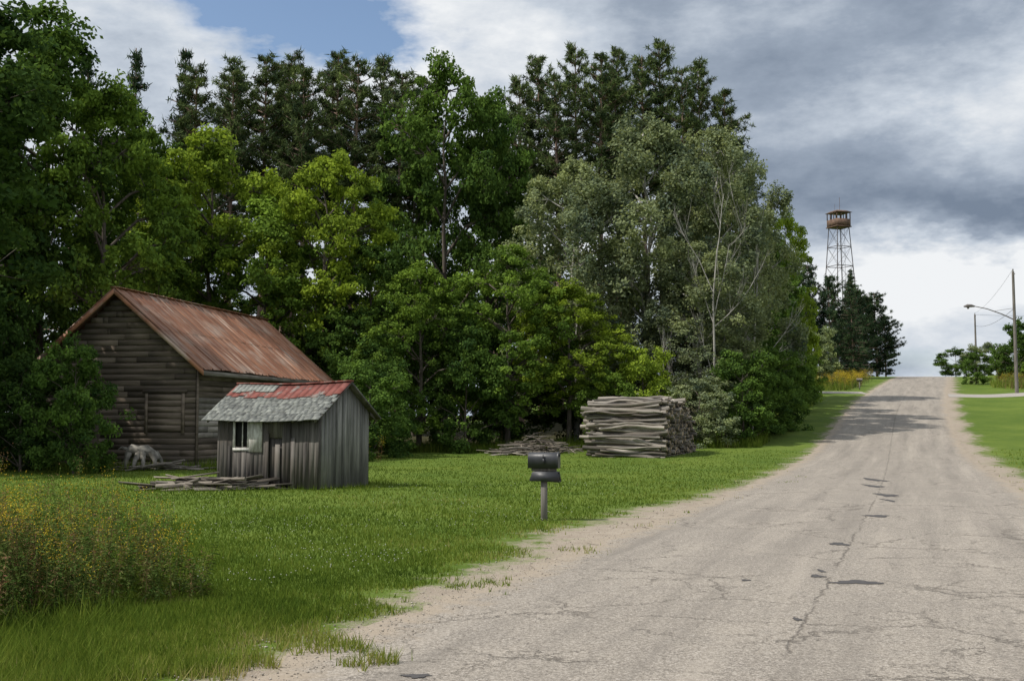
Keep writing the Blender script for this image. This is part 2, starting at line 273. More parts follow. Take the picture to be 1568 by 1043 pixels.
# weeds / goldenrod
def weeds(name,pts,h0,h1,lw,nleaf,bloom,tm=.45,hscale=None,gold=.55):
    mb=MB(); P=np.asarray(pts); n=len(P); z=Hh(P[:,0],P[:,1]); h=R0.uniform(h0,h1,n); 
    if hscale is not None: h=h*hscale*(1+.25*wob(P[:,0],P[:,1],2.1))
    a=R0.random(n)*6.28; ln=R0.uniform(.05,.35,n)*h
    top=np.stack([P[:,0]+np.cos(a)*ln,P[:,1]+np.sin(a)*ln,z+h],-1); bot=np.stack([P[:,0],P[:,1],z],-1)
    tn=np.clip(tm+.35*wob(P[:,0],P[:,1],1.5)+R0.normal(0,.22,n),0,1)
    sw=lw*.2
    d=np.stack([np.cos(a+1.2)*sw,np.sin(a+1.2)*sw,a*0],-1); v=np.stack([bot-d,bot+d,top+d*.5,top-d*.5],1); mb.add(v.reshape(-1,3),np.arange(4*n).reshape(-1,4),0,np.repeat(np.clip(tn+.25,0,1),4))
    u=R0.uniform(.08,1,(n,nleaf,1)); c=bot[:,None]*(1-u)+top[:,None]*u; m=n*nleaf; c=c.reshape(-1,3)
    th=R0.random(m)*6.28; L=lw*R0.uniform(3,6.5,m)*(1.15-.6*u.ravel()); up=R0.uniform(-.3,.7,m); dr=np.stack([np.cos(th),np.sin(th),up],-1); dr=unit(dr); sd=np.stack([-np.sin(th),np.cos(th),R0.normal(0,.3,m)],-1)*lw*.5
    v=np.stack([c,c+dr*L[:,None]*.45+sd,c+dr*L[:,None]-np.array([0,0,1])*L[:,None]*.25,c+dr*L[:,None]*.45-sd],1); mb.add(v.reshape(-1,3),np.arange(4*m).reshape(-1,4),0,np.repeat(np.clip(np.repeat(tn,nleaf)+R0.normal(0,.14,m),0,1),4))
    k=R0.random(n)<bloom; T=top[k]; q=46; m=len(T)*q
    o=R0.normal(0,1,(len(T),q,3))*np.array([.042,.042,.06])*(lw/.014)**.7; c=(T[:,None]+o).reshape(-1,3); nn=unit(R0.normal(0,1,(m,3))); tt=unit(np.cross(nn,R0.normal(0,1,(m,3)))); bb=np.cross(nn,tt); sz=lw*.36
    isg=R0.random(len(T))<gold
    for flag,mt in((True,1),(False,0)):
        kk=np.repeat(isg==flag,q); cc=c[kk]; v=np.stack([cc-tt[kk]*sz,cc+bb[kk]*sz,cc+tt[kk]*sz,cc-bb[kk]*sz],1); 
        if len(cc): mb.add(v.reshape(-1,3),np.arange(4*len(cc)).reshape(-1,4),mt,np.repeat(R0.random(len(cc))*(1 if mt else .35)+(0 if mt else .65),4))
    return obj(name,mb.mesh(name,[M_weed,M_gold]))
def blob(n,c,rx,ry): 
    r=np.sqrt(R0.random(n)); a=R0.random(n)*6.28; e=1+.16*np.sin(3*a+1)+.12*np.sin(5*a)+.08*np.sin(11*a); return np.stack([c[0]+r*np.cos(a)*rx*e,c[1]+r*np.sin(a)*ry*e],-1),r
(p1,r1),(p2,r2)=blob(1000,(-4.95,9.9),1.8,1.7),blob(380,(-6.7,12.6),2.2,2.2)
weeds('goldenrod_weed_patch',np.concatenate([p1,p2]),.5,1.1,.0155,44,.36,.3,np.concatenate([1.06-.5*r1**3,1-.5*r2**3]),.62)
def region(n,x0,x1,y0,y1,cond):
    x=R0.uniform(x0,x1,n);y=R0.uniform(y0,y1,n);k=cond(x,y);return np.stack([x[k],y[k]],-1)
weeds('goldenrod_field',region(1300,24,40,98,125,lambda x,y:(x<cx(y)-5)&(x>cx(y)-14)),.6,1.2,.05,9,.85,.3,None,.85)
weeds('roadside_weeds',region(1100,43,60,84,112,lambda x,y:(x>cx(y)+8)&(np.abs(y-(91-(x-32.3)*.37))>3.2)),.6,1.2,.05,9,.5,.4)
weeds('forest_edge_weeds',region(900,-24,14,38,57,lambda x,y:((y>52.5)&(x<cx(y)-7)&(x>-8))|((y>52)&(x<-7)) |((x<-16.5)&(y<44))|((x>-7.8)&(x<-5)&(y>40)&(y<52))),.4,1.0,.035,14,.12,.45)

# ---------------------------------------------------------------- trees
def cards(mb,c,bias,size,mat,tint,asp=.6,rng=R0):
    n=len(c); nn=unit(rng.normal(0,1,(n,3))*.75+bias); t=unit(np.cross(nn,rng.normal(0,1,(n,3)))); b=np.cross(nn,t)
    s=(size*rng.uniform(.7,1.3,n))[:,None]; v=np.stack([c-t*s,c+b*s*asp,c+t*s,c-b*s*asp],1)
    mb.add(v.reshape(-1,3),np.arange(4*n).reshape(-1,4),mat,np.repeat(np.clip(tint,0,1),4))
def decid(name,seed,H,R,base,nl,ns,nleaf,ls,shape=.6,rc=.55,trunk=.028,bark=None,asc=0.,lobe=.33,drop=.12):
    g=np.random.default_rng(seed); mb=MB(); tr=H*trunk*.5+.02
    tp=[[0,0,-.3]]; k=8
    for i in range(1,k+1): tp.append([g.normal(0,.012*H)*i/k,g.normal(0,.012*H)*i/k,H*.86*i/k])
    tp=np.array(tp); mb.tube(tp,np.linspace(tr,tr*.15,k+1),0,.5,7)
    C=[];B=[];T=[]
    for i in range(nl):
        h=((i+g.random())/nl); az=i*2.4+g.normal(0,.4); er=R*np.sin(math.pi*min(1,(h*.84+.14)))**shape
        rad=er*g.uniform(.42,.82)*(1 if h<.9 else .5); zc=base+(H-base)*(.06+.86*h); rl=R*lobe*g.uniform(.75,1.3)*(1.1-.35*h)
        e=np.array([math.cos(az)*rad,math.sin(az)*rad,zc])
        z0=max(.05*H,zc-rad*(.55+asc)); j=np.array([np.interp(z0,tp[:,2],tp[:,0]),np.interp(z0,tp[:,2],tp[:,1]),z0])
        mid=(j+e)/2+np.array([0,0,rad*.12])+g.normal(0,.1,3); mb.tube([j,mid,e],[tr*.42*(1.1-.6*h),tr*.28,tr*.12],0,.5,5)
        lt=g.normal(0,.1)
        for q in range(ns):
            if g.random()<drop: continue
            d=unit(g.normal(0,1,3)); p=e+d*rl*g.uniform(.45,1.08)*np.array([1,1,.8+asc]); 
            if p[2]<.15: p[2]=.15+.3*g.random()
            if q%3==0: mb.tube([e*.85+j*.15,p],[tr*.1,.008],0,.5,3)
            m=int(nleaf*g.uniform(.6,1.35)); r=rc*g.uniform(.7,1.25)
            o=unit(g.normal(0,1,(m,3)))*(g.random((m,1))**.5)*r*np.array([1,1,.62+asc]); c=p+o
            C.append(c); B.append(unit(o)*.35+d*.45+np.array([0,0,.6])); T.append(np.full(m,.45+lt+g.normal(0,.13))+g.normal(0,.14,m))
    C=np.concatenate(C); B=np.concatenate(B); T=np.concatenate(T); C[:,2]=np.maximum(C[:,2],.05)
    cards(mb,C,B,ls,1,T,.62,g)
    return (mb.mesh(name,[bark or M_bark,M_leaf]),H,R)
maple=[decid('maple_mesh_%d'%i,11+i,15,5,[2.2,3.5,1.6][i],24,19,88,.105) for i in range(3)]
poplar=[decid('poplar_mesh_%d'%i,31+i,17,4.6,2.0,28,22,88,.088,.55,.5,.02,M_pale,.35,.29,.1) for i in range(2)]
shrub=[decid('shrub_mesh_%d'%i,51+i,6,3,.1,17,14,80,.085,.5,.42,.02,None,.1,.33,.1) for i in range(3)]
def pine(name,seed,H,R,cb,nw,nb,nt,tuft,ln,wd,cone=False,bark=None):
    g=np.random.default_rng(seed); mb=MB(); tr=.011*H+.02
    bend=g.normal(0,.25,2); f=lambda z:np.array([bend[0]*(z/H)**2,bend[1]*(z/H)**2,z])
    mb.tube([f(z) for z in np.linspace(-.3,H,9)],np.linspace(tr,.03,9),0,.5,7)
    P=[];T=[]
    for w in range(nw):
        h=(w+g.uniform(-.3,.3))/nw; h=min(max(h,0),.985); z=cb+(H-cb)*h
        if cone: L=R*(1-h)**.85+.15
        else: L=R*min(1,(.4+2.2*h))*(1-h)**.62*g.uniform(.7,1.15)+.22
        for b in range(nb):
            if g.random()<.15: continue
            az=g.random()*6.28; l=L*g.uniform(.6,1.2); up=(-.25+.35*h) if cone else (.0+.5*h)
            d=np.array([math.cos(az),math.sin(az),up]); o=f(z); e=o+d*l; e[2]+=(.06 if cone else .25)*l
            mb.tube([o,(o+e)/2-np.array([0,0,.04*l]),e],[tr*.2,.03,.012],0,.4,3)
            tb=.45+g.normal(0,.22)
            m=max(2,int(nt*l/R)+1)
            for q in range(m):
                u=g.uniform(.35 if not cone else .1,1.03); p=o*(1-u)+e*u+g.normal(0,.11*l**.5,3)*np.array([1,1,.45]); P.append(p); T.append(tb)
    if cb>.25*H:
        for q in range(22):
            z=g.uniform(.2*H,cb); az=g.random()*6.28; l=g.uniform(.3,1.3); o=f(z); mb.tube([o,o+np.array([math.cos(az)*l,math.sin(az)*l,g.uniform(-.1,.3)*l])],[.03,.01],0,.3,3)
    P=np.array(P); T=np.array(T); n=len(P); d=unit(g.normal(0,1,(n,tuft,3))+np.array([0,0,.35])); L=ln*g.uniform(.6,1.2,(n,tuft,1)); sd=unit(np.cross(d,g.normal(0,1,(n,tuft,3))))*wd
    c=P[:,None,:]+g.normal(0,.07,(n,tuft,3)); v=np.stack([c-sd,c+sd,c+d*L],2); mb.add(v.reshape(-1,3),np.arange(n*tuft*3).reshape(-1,3),1,np.repeat(np.clip(np.repeat(T,tuft)+g.normal(0,.12,n*tuft),0,1),3))
    return (mb.mesh(name,[bark or M_pbark,M_needle]),H,R)
rpine=[pine('red_pine_mesh_%d'%i,71+i,25,2.6,[13,14.5,11][i],[23,20,26][i],8,8,17,.36,.037) for i in range(3)]
spruce=[pine('spruce_mesh_%d'%i,81+i,14,2.8,.6,34,9,8,15,.27,.032,True) for i in range(2)]
wpine=[pine('pine_mesh_0',91,13,3.6,1.0,24,9,12,18,.34,.04)]
cnt=[0]
def plant(kind,nm,x,y,H,R,col,rot=None):
    cnt[0]+=1; me,h0,r0=kind[cnt[0]%len(kind)]; g=R0
    c=tuple(np.clip(np.array(col)*g.uniform(.9,1.12),0,1)); s=R/r0
    obj(nm,me,(x,y,float(Hh(x,y))-.05),g.random()*6.28 if rot is None else rot,(s,s*g.uniform(.93,1.07),H/h0),None,c)
YG=(.215,.30,.045); BG=(.14,.225,.045); MG=(.09,.158,.04); DG=(.055,.10,.03); GG=(.215,.26,.16); PN=(.105,.145,.065); SP=(.055,.09,.052)
for x,y,H,R,c in [(-19.3,34,16.5,5.6,DG),(-24,43,18,6,MG),(-21,49,20.5,6,MG),(-17.6,47.5,16.5,4.2,BG),(-27,52,21,6,DG),
    (-15.6,57,16.8,4.6,YG),(-9.4,55.5,15.2,4.2,YG),(-12.4,56,13,4.2,BG),(-19,58,17,5,BG),(-7.0,55,10.5,3.5,MG),
    (-4.1,67,23.8,5.0,MG),(-6.3,71,19.5,3.4,MG),(-1.6,69,22,4.0,MG),
    (-4.4,53,9.2,3.2,BG),(-.2,54,10.2,3.6,BG),(2.8,54.5,8.2,3.2,YG),
    (20.9,84,14.6,2.9,YG),(17.6,78,11,3.0,BG),(16.4,72,12,2.8,MG),(19.4,92,12,3,BG)]:
    plant(maple,'maple_tree',x,y,H,R,c)
for x,y,H,R in [(3.4,58.5,15.6,4.4),(7.2,59,17.8,4.9),(11.0,60.5,17.4,4.6),(13.9,66,16.6,3.9),(9.5,56.5,10.5,3.6)]: plant(poplar,'poplar_tree',x,y,H,R,GG)
for i,(x,y,H) in enumerate([(-19.2,74,25.5),(-18,70,23.5),(-16.4,72,25),(-14.8,74,26),(-13.3,70,23.8),(-11.8,73,25.6),(-10.3,71,24.6),(-8.8,74,25.6),(-7.4,71,23.6),(-13,79,27),(-16.6,80,27),(-6.4,79,25.5),(-20.8,72,24.5),
    (.6,80,25.5),(2.2,82,27.4),(3.4,79,25),(4.8,82,28),(6.4,80,26.4),(8.0,82,25.4),(9.8,81,26.2),(11.2,82,27.3),(12.6,80,24.6),(14.0,82,25.8),(15.8,81,23.2),(17.3,84,20),(-1.2,86,25),(8.6,88,28.6)]):
    plant(rpine,'red_pine_tree',x,y,H,R0.uniform(2.3,3.0),PN)
for x,y,H,R in [(-24.4,71,25.5,3.2),(-22.6,75,26.5,3.2),(-27.5,72,25,3.6),(48.8,158,15.6,3.2),(44,150,12,3),(46.3,153,11,3),(40.6,132,12.6,2.4)]: plant(spruce,'spruce_tree',x,y,H,R,SP)
for x,y,H,R in [(33.6,132,12.6,3.2),(36,134,13.8,3.3),(38.2,133,12.4,3.2),(42.6,138,11.6,3.2),(31,130,12,3.3),(50.4,160,12.5,3.8),(53.3,162,12.6,4.1),(55.6,165,9.5,3.2)]: plant(wpine,'pine_tree',x,y,H,R,SP)
# shrubs
for x,y,H,R,c in [(-13.6,34.6,4.3,1.75,MG),(-15.6,35.4,3.6,1.9,DG),(-17.2,37,5.8,2.0,DG),(-6.8,39,2.0,1.3,(.14,.18,.10)),(-6.0,47,4.2,2.2,MG),(-6.8,44,3.0,1.8,MG),(-2.2,52.5,6.2,2.6,MG),(-6.4,51,5.5,2.6,MG),
    (6.3,53.6,4.9,2.2,YG),(4.5,52.6,3.8,1.8,BG),(8.9,52.8,3.4,2.0,GG),(11.2,54,4.6,2.4,MG),(13,58,5,2.5,MG),(14.2,61,5,2.4,MG),(16.3,67,5,2.3,MG),(18.3,73.5,5,2.2,BG),(20.3,80,4.6,2.2,BG),(21.6,86,5,2.1,BG),
    (0,58,5,3,DG),(4,60,5,3,DG),(-12,60,6,3,DG),(-17,61,7,3.4,DG),(-20.5,41,5,2.6,DG),(-23,38,5,3,DG),
    (60,150,4,3,MG),(63.5,149,4.6,3,GG),(67,148,4,3,MG),(49.6,109,6.3,2.6,MG),(53,108,7,3,MG),(57,112,7,3,DG),(46.8,112,3.4,2,MG),(48.5,103,2.2,1.6,BG)]:
    plant(shrub,'shrub',x,y,H,R,c)
plant(shrub,'apple_tree',28.9,106,5.9,3.0,(.26,.32,.18)); plant(shrub,'apple_tree',26.4,108,4.8,2.3,(.2,.26,.12))
for i in range(11): plant(maple,'forest_tree',-44+i*5+R0.uniform(-1,1),93+R0.uniform(-4,5),R0.uniform(11,14),5.2,DG)
# bare dead tree and branches
def bare(name,x,y,H,seed,lean=(0,0)):
    g=np.random.default_rng(seed); mb=MB()
    def rec(p,d,l,r,lev):
        pts=[p];q=p.copy();dd=d.copy()
        for i in range(4): dd=unit(dd+g.normal(0,.07,3)+np.array([0,0,.1])); q=q+dd*l/4; pts.append(q)
        mb.tube(pts,np.linspace(r,r*.45,5),0,.5,4)
        if lev<4:
            for i in range(6 if lev<2 else 4):
                u=g.uniform(.3,1); k=u*4; i0=int(min(3,k)); pp=pts[i0]+(pts[i0+1]-pts[i0])*(k-i0); rec(pp,unit(dd+g.normal(0,.33,3)),l*g.uniform(.3,.45),r*.38,lev+1)
    rec(np.zeros(3)-np.array([0,0,.2]),unit(np.array([lean[0],lean[1],1.])),H*.85,.0065*H,0)
    obj(name,mb.mesh(name,[M_pale]),(x,y,float(Hh(x,y))))
bare('bare_dead_tree',9.9,54.4,11.5,5,(.04,0)); bare('bare_dead_tree',12.4,57.5,12.5,9,(.08,0)); bare('bare_dead_tree',7.6,55.0,7,12,(-.03,0))

# ---------------------------------------------------------------- barn
def empty(name,loc,rot): e=bpy.data.objects.new(name,None); scene.collection.objects.link(e); e.location=loc; e.rotation_euler=(0,0,rot); return e
barn=empty('old_barn',(-10.8,38,0.02),math.atan2(.98,.2)); L,W=12.,6.; ze,sl=3.55,.84; zr=ze+sl*3
g=np.random.default_rng(3)
mb=MB()
z=0.
while z<zr-.1:
    h=.2; ins=max(0,(z+h-ze)/sl) ; y0,y1=ins,W-ins
    if y1-y0>.3:
        cuts=sorted([y0]+[c for c in g.uniform(y0+.4,y1-.4,2) if y1-y0>1.2]+[y1]) if y1-y0>1.3 else [y0,y1]
        for a,b in zip(cuts[:-1],cuts[1:]):
            o=g.uniform(0,.01); mb.box(-.03-o,.0,a+.002,b-.002,z+g.uniform(0,.005),z+h-.003-g.uniform(0,.01),0,g.uniform(.15,.9))
    z+=h
mb.box(.01,.05,.05,W-.05,0,ze,0,.0); obj('gable_wall',mb.mesh('gable_wall',[M_barnw]),parent=barn)
mb=MB(); z=0.
while z<ze-.15:
    cuts=[0]+sorted(g.uniform(.8,L-.8,4))+[L]
    for a,b in zip(cuts[:-1],cuts[1:]):
        pale=1 if (.9<z<2.3 and a<2.5) else 0; mb.box(a+.004,b-.004,-.03-g.uniform(0,.02),0,z,z+.19,pale,g.uniform(.2,.9))
    z+=.2
mb.box(.05,L,.02,.05,0,ze-.05,0,0); mb.box(0.05,L,W-.05,W,0,ze-.05,0,.3); mb.box(L-.05,L,.06,W-.06,0,ze,0,.3); mb.box(-.06,.05,-.08,-.035,0,ze-.1,0,.7); 
obj('side_wall',mb.mesh('side_wall',[M_barnw,M_barnl]),parent=barn)
mb=MB()
for i in range(6): mb.box(-.085,-.055,.5,1.75,1.25+i*.21,1.25+i*.21+.195,0,g.uniform(.9,1.5))
mb.box(-.1,-.05,.38,.49,1.15,2.6,0,1.1); mb.box(-.1,-.05,1.76,1.86,1.15,2.6,0,1.1); mb.box(-.12,-.05,.3,1.95,2.55,2.66,0,.3)
mb.box(-.09,-.055,3.6,4.7,0,2.1,0,.2); obj('boarded_window',mb.mesh('boarded_window',[M_barnw]),parent=barn)
# roof
mb=MB(); npn=19; ov=.42
for side in(0,1):
    yy=lambda d:(3-d) if side==0 else (3+d)
    x0=-.32; pw=(L+.64)/npn
    for i in range(npn):
        t=g.uniform(.1,.9); a,b=x0+i*pw,x0+(i+1)*pw; d1=3+ov+g.uniform(-.03,.03)
        rows=[0,1.75,d1]
        for r in range(2):
            da,db=rows[r],rows[r+1]+(.05 if r==0 else 0); dz=.015*(1-r)+g.uniform(0,.006)
            prof_=[(a,0),(a+.02,.055),(a+.07,.055),(a+.09,0),(b-pw*.5,0.0),(b-pw*.5+.02,.02),(b-pw*.5+.05,.02),(b-pw*.5+.07,0),(b,0)]
            v=[];f=[]
            for (px,pz) in prof_:
                for d in(da,db): v.append((px,yy(d),zr+.12-sl*d+pz+dz+.03*math.sin(px*.5)))
            for q in range(len(prof_)-1): f.append((2*q,2*q+1,2*q+3,2*q+2))
            mb.add(v,f,0,np.clip(t+g.uniform(-.2,.2),0,1))
    for xa in(-.34,L+.3):
        d=3+ov; A=[(xa,yy(0),zr+.1),(xa,yy(d),zr+.1-sl*d),(xa,yy(d),zr-.08-sl*d),(xa,yy(0),zr-.08)]
        B=[(p[0]+.035,p[1],p[2]) for p in A]; mb.add(A+B,[(0,1,2,3),(7,6,5,4),(0,4,5,1),(1,5,6,2),(2,6,7,3),(3,7,4,0)],0,.95)
    d=3+ov; mb.box(-.3,L+.3,min(yy(d),yy(d-.03)),max(yy(d),yy(d-.03)),zr-.06-sl*d,zr+.09-sl*d,1,.3)
mb.box(-.34,L+.32,2.86,3.14,zr+.14,zr+.17,0,.5)
obj('metal_roof',mb.mesh('metal_roof',[M_rust,M_barnl]),parent=barn)

# ---------------------------------------------------------------- small shed
shed=empty('small_wooden_shed',(-4.5,26,0),math.radians(60)); D,Lf=1.85,3.2; ze,zr=1.82,2.5; sl=(zr-ze)/(D/2)
mb=MB(); y=0.
win=(2.17,2.62,.98,1.58); door=(1.12,1.5)
while y<Lf-.02:
    w=g.uniform(.11,.17); y1=min(y+w,Lf); m=(y+y1)/2; t=g.uniform(.1,.75); o=g.uniform(0,.012); zb=g.uniform(0,.06)
    if win[0]<m<win[1]: mb.box(-.025-o,0,y+.003,y1-.003,zb,win[2],0,t); mb.box(-.025-o,0,y+.003,y1-.003,win[3],ze,0,t)
    elif door[0]<m<door[1] : mb.box(.02,.04,y+.003,y1-.003,.05,1.2,0,.15); mb.box(-.025,0,y+.003,y1-.003,1.2,ze,0,t)
    else: mb.box(-.025-o,0,y+.003,y1-.006,zb,ze-g.uniform(0,.02),0,t)
    y=y1
mb.box(-.05,-.03,1.16,1.3,.0,1.05,0,.9); mb.box(-.045,-.028,.35,.44,.0,1.1,0,.15); mb.box(-.05,-.03,1.52,1.62,.02,1.3,0,.95); mb.box(-.05,-.03,2.75,2.83,.02,1.0,0,.05); mb.box(-.05,-.03,.7,.82,.02,1.2,0,.9)
mb.box(-.035,.04,-.03,.05,0,ze,0,.35); obj('front_wall',mb.mesh('front_wall',[M_shedw]),parent=shed)
mb=MB(); mb.box(.0,.02,2.19,2.6,1.0,1.56,1,.5) ;mb.box(-.05,-.03,2.6,2.67,.93,1.66,0,.5); mb.box(-.055,-.03,2.13,2.67,.88,.95,0,.5); mb.box(-.05,-.03,2.15,2.2,.95,1.66,0,.5); mb.box(-.04,-.027,2.35,2.38,.95,1.6,0,.5); mb.box(-.07,-.035,1.72,2.13,.86,1.7,0,.5)  # first box: near-black sheet filling the opening, painted stand-in for interior shade
obj('window',mb.mesh('window',[M_trim,M_dark]),parent=shed)
zt=lambda x: zr-sl*abs(x-D/2)
mb=MB()
for yy,oo in((0,-1),(Lf,1)):
    x=.045
    while x<D-.01:
        w=g.uniform(.09,.15); x1=min(x+w,D); o=g.uniform(.0,.015); a,b=(yy-.025-o,yy) if oo<0 else (yy,yy+.025+o); zl=g.uniform(-.0,.05)
        mb.box(x+.003,x1-.003,a,b,zl,0,0,g.uniform(.2,.9),zt=[zt(x)-.01,zt(x1)-.01,zt(x1)-.01,zt(x)-.01]); x=x1
mb.box(D-.02,D,.01,Lf-.01,0,ze-.02,0,.4); obj('gable_walls',mb.mesh('gable_walls',[M_shedg]),parent=shed)
mb=MB(); sag=lambda y:-.045*math.sin(math.pi*min(1,max(0,y/Lf)))
def slope(x0,x1,y0,y1,dz,th,mat,t,up=1):
    za,zb=zt(x0)+dz,zt(x1)+dz; s0,s1=sag(y0),sag(y1)
    mb.box(x0,x1,y0,y1,0,0,mat,t,zt=[za+s0+th,zb+s0+th,zb+s1+th,za+s1+th],zb=[za+s0,zb+s0,zb+s1,za+s1])
ys_=np.linspace(-.22,Lf+.25,9)
for a,b in zip(ys_[:-1],ys_[1:]):
    slope(-.27,D/2,a,b,.0,.03,3,.3); slope(D/2,D+.25,a,b,0,.03,3,.4)
nr=8; dx=.78/nr
for r in range(nr):
    xa=-.31+r*dx; y=-.24+(.09 if r%2 else 0)
    while y<Lf+.25:
        w=g.uniform(.14,.24); slope(xa-.01,xa+dx*1.25,y+.003,min(y+w,Lf+.28)-.003,.035+g.uniform(.0,.014),.012,0,g.uniform(.1,.95)); y+=w
for q in range(17):
    a=-.22+q*(Lf+.47)/17; b=a+(Lf+.47)/17
    slope(.46+g.uniform(-.07,.05),D/2+.01,a,b,.056+g.uniform(0,.01),.012,1,.5); slope(D/2+.011,D+.27,a,b,.04,.015,1 if a>2 else 0,.5)
for q in range(9):
    a=2.0+q*.15; slope(.60+g.uniform(-.05,.08),.85,a,a+.147,.08+g.uniform(0,.008),.008,0,g.uniform(.9,1.5))
for a,b in zip(ys_[:-1],ys_[1:]): mb.box(D/2-.07,D/2+.07,a,b,0,0,1,.5,zt=[zr+.085+sag(a)]*2+[zr+.085+sag(b)]*2,zb=[zr+.05+sag(a)]*2+[zr+.05+sag(b)]*2)
for sx in(0,1): # rafters ends
    for yy in np.linspace(-.1,Lf+.1,6): mb.box((-.25 if sx==0 else D),(0 if sx==0 else D+.22),yy,yy+.05,0,0,3,.5,zt=[zt(-.25 if sx==0 else D)-.0]*1+[zt(0 if sx==0 else D+.22)]*2+[zt(-.25 if sx==0 else D)],zb=[zt(-.25 if sx==0 else D)-.07]+[zt(0 if sx==0 else D+.22)-.07]*2+[zt(-.25 if sx==0 else D)-.07])
obj('roof',mb.mesh('roof',[M_shingle,M_red,M_trim,M_shedw]),parent=shed)

# ---------------------------------------------------------------- scrap wood in front of shed
def scrap(name,c,n,rx,ry,hh,lmin,lmax,mat,seed,th=(.05,.1),ang=None,stick=.3):
    g=np.random.default_rng(seed); mb=MB()
    for i in range(n):
        a=g.uniform(0,3.14) if ang is None else ang+g.normal(0,.3); l=g.uniform(lmin,lmax)/2; r=math.sqrt(g.random()); t=g.random()*6.28
        x=c[0]+r*math.cos(t)*rx; y=c[1]+r*math.sin(t)*ry; z=float(Hh(x,y))+.04+hh*(1-r)*g.random(); tl=g.normal(0,.1)
        d=np.array([math.cos(a),math.sin(a),tl]); 
        if g.random()<stick: mb.tube([np.array([x,y,z])-d*l,np.array([x,y,z+.02])+g.normal(0,.03,3),np.array([x,y,z])+d*l],[g.uniform(*th)*.6]*3,0,g.uniform(0,1),6,0)
        else: mb.obox((x,y,z),[d,(-d[1],d[0],g.normal(0,.2)),(0,-.0,1.)],(l,g.uniform(*th),.014),0,g.uniform(0,1))
    return obj(name,mb.mesh(name,[mat]))
scrap('scrap_lumber_pile',(-7.2,26.5),80,1.35,.45,.42,.5,1.9,M_debris,4,(.04,.1),-.15,.35)
scrap('brush_pile',(1.1,50.5),150,1.9,.9,1.0,.6,2.4,M_debris,5,(.02,.05),None,.9)
scrap('scrap_boards',(.1,49.4),14,.8,.4,.3,.6,1.4,M_barnl,6,(.06,.12),.1,.1)
scrap('fallen_sticks',(-11.5,36.6),24,1.6,.5,.25,.5,1.6,M_debris,8,(.03,.07),.2,.6)
# bleached root stump lying by the barn wall: gnarled body with spreading roots
mb=MB(); mb.tube([(-.55,0,.60),(-.38,.03,.68),(-.15,-.02,.60),(.1,.03,.62),(.32,0,.5),(.5,0,.34)],[.08,.17,.19,.21,.16,.07],0,.5,9,0)
for p in [(-.45,-.1,-.52,-.3),(-.35,.15,-.75,.25),(.3,-.1,.5,-.3),(.35,.12,.65,.25),(0,-.1,.1,-.4),(-.1,-.1,-.25,-.45)]: mb.tube([(p[0],p[1],.55),((p[0]*.4+p[2]*.6),(p[1]+p[3])/2,.32),(p[2],p[3],-.02)],[.13,.075,.045],0,.5,7)
mb.tube([(-.5,0,.65),(-.68,-.05,.74),(-.8,-.02,.66)],[.08,.05,.02],0,.5,6)
obj('bleached_tree_stump',mb.mesh('bleached_tree_stump',[M_stump],True),(-12.3,37.2,0),.1)

# ---------------------------------------------------------------- log pile
g=np.random.default_rng(22); mb=MB(); lc=np.array([6.05,45.]); ld=np.array([-.906,.42]); dd=np.array([.42,.906]); zb=.1
rows=19
for r in range(rows):
    depth=4.9-(.05*r if r<14 else .7+.3*(r-14)); start=.02*r if r<15 else .3+.12*(r-15)
    k=start+g.uniform(-.06,.06)
    while k<depth:
        rad=float(np.clip(g.normal(.063,.022),.03,.11))
        l=g.uniform(2.6,3.6); sh=g.uniform(-.18,.25); bend=g.normal(0,.055,3); yaw=g.normal(0,.035); tilt=g.normal(0,.035)
        z=zb+.08+r*.126+g.normal(0,.032)+.03*math.sin(k*2+r)
        p0=lc+dd*(k+rad)+ld*(sh); p1=p0+ld*l+dd*yaw*l; P=[];
        for u in np.linspace(0,1,6):
            b1=bend[0]*math.sin(u*3.14)+bend[2]*math.sin(u*6.28); b2=bend[1]*math.sin(u*3.14)+bend[2]*.6*math.sin(u*9)
            P.append((p0[0]*(1-u)+p1[0]*u+dd[0]*b1,p0[1]*(1-u)+p1[1]*u+dd[1]*b1,max(.04,z+b2+tilt*(u-.5)*2)))
        rr=rad*np.linspace(1,g.uniform(.62,.9),6)*g.uniform(.93,1.07,6)
        if g.random()<.5: P=P[::-1]
        mb.tube(P,rr,0,float(np.clip(g.normal(.5,.4),0,1.2)),8,1); k+=rad*1.85
obj('log_pile',mb.mesh('log_pile',[M_log,M_logend],False))

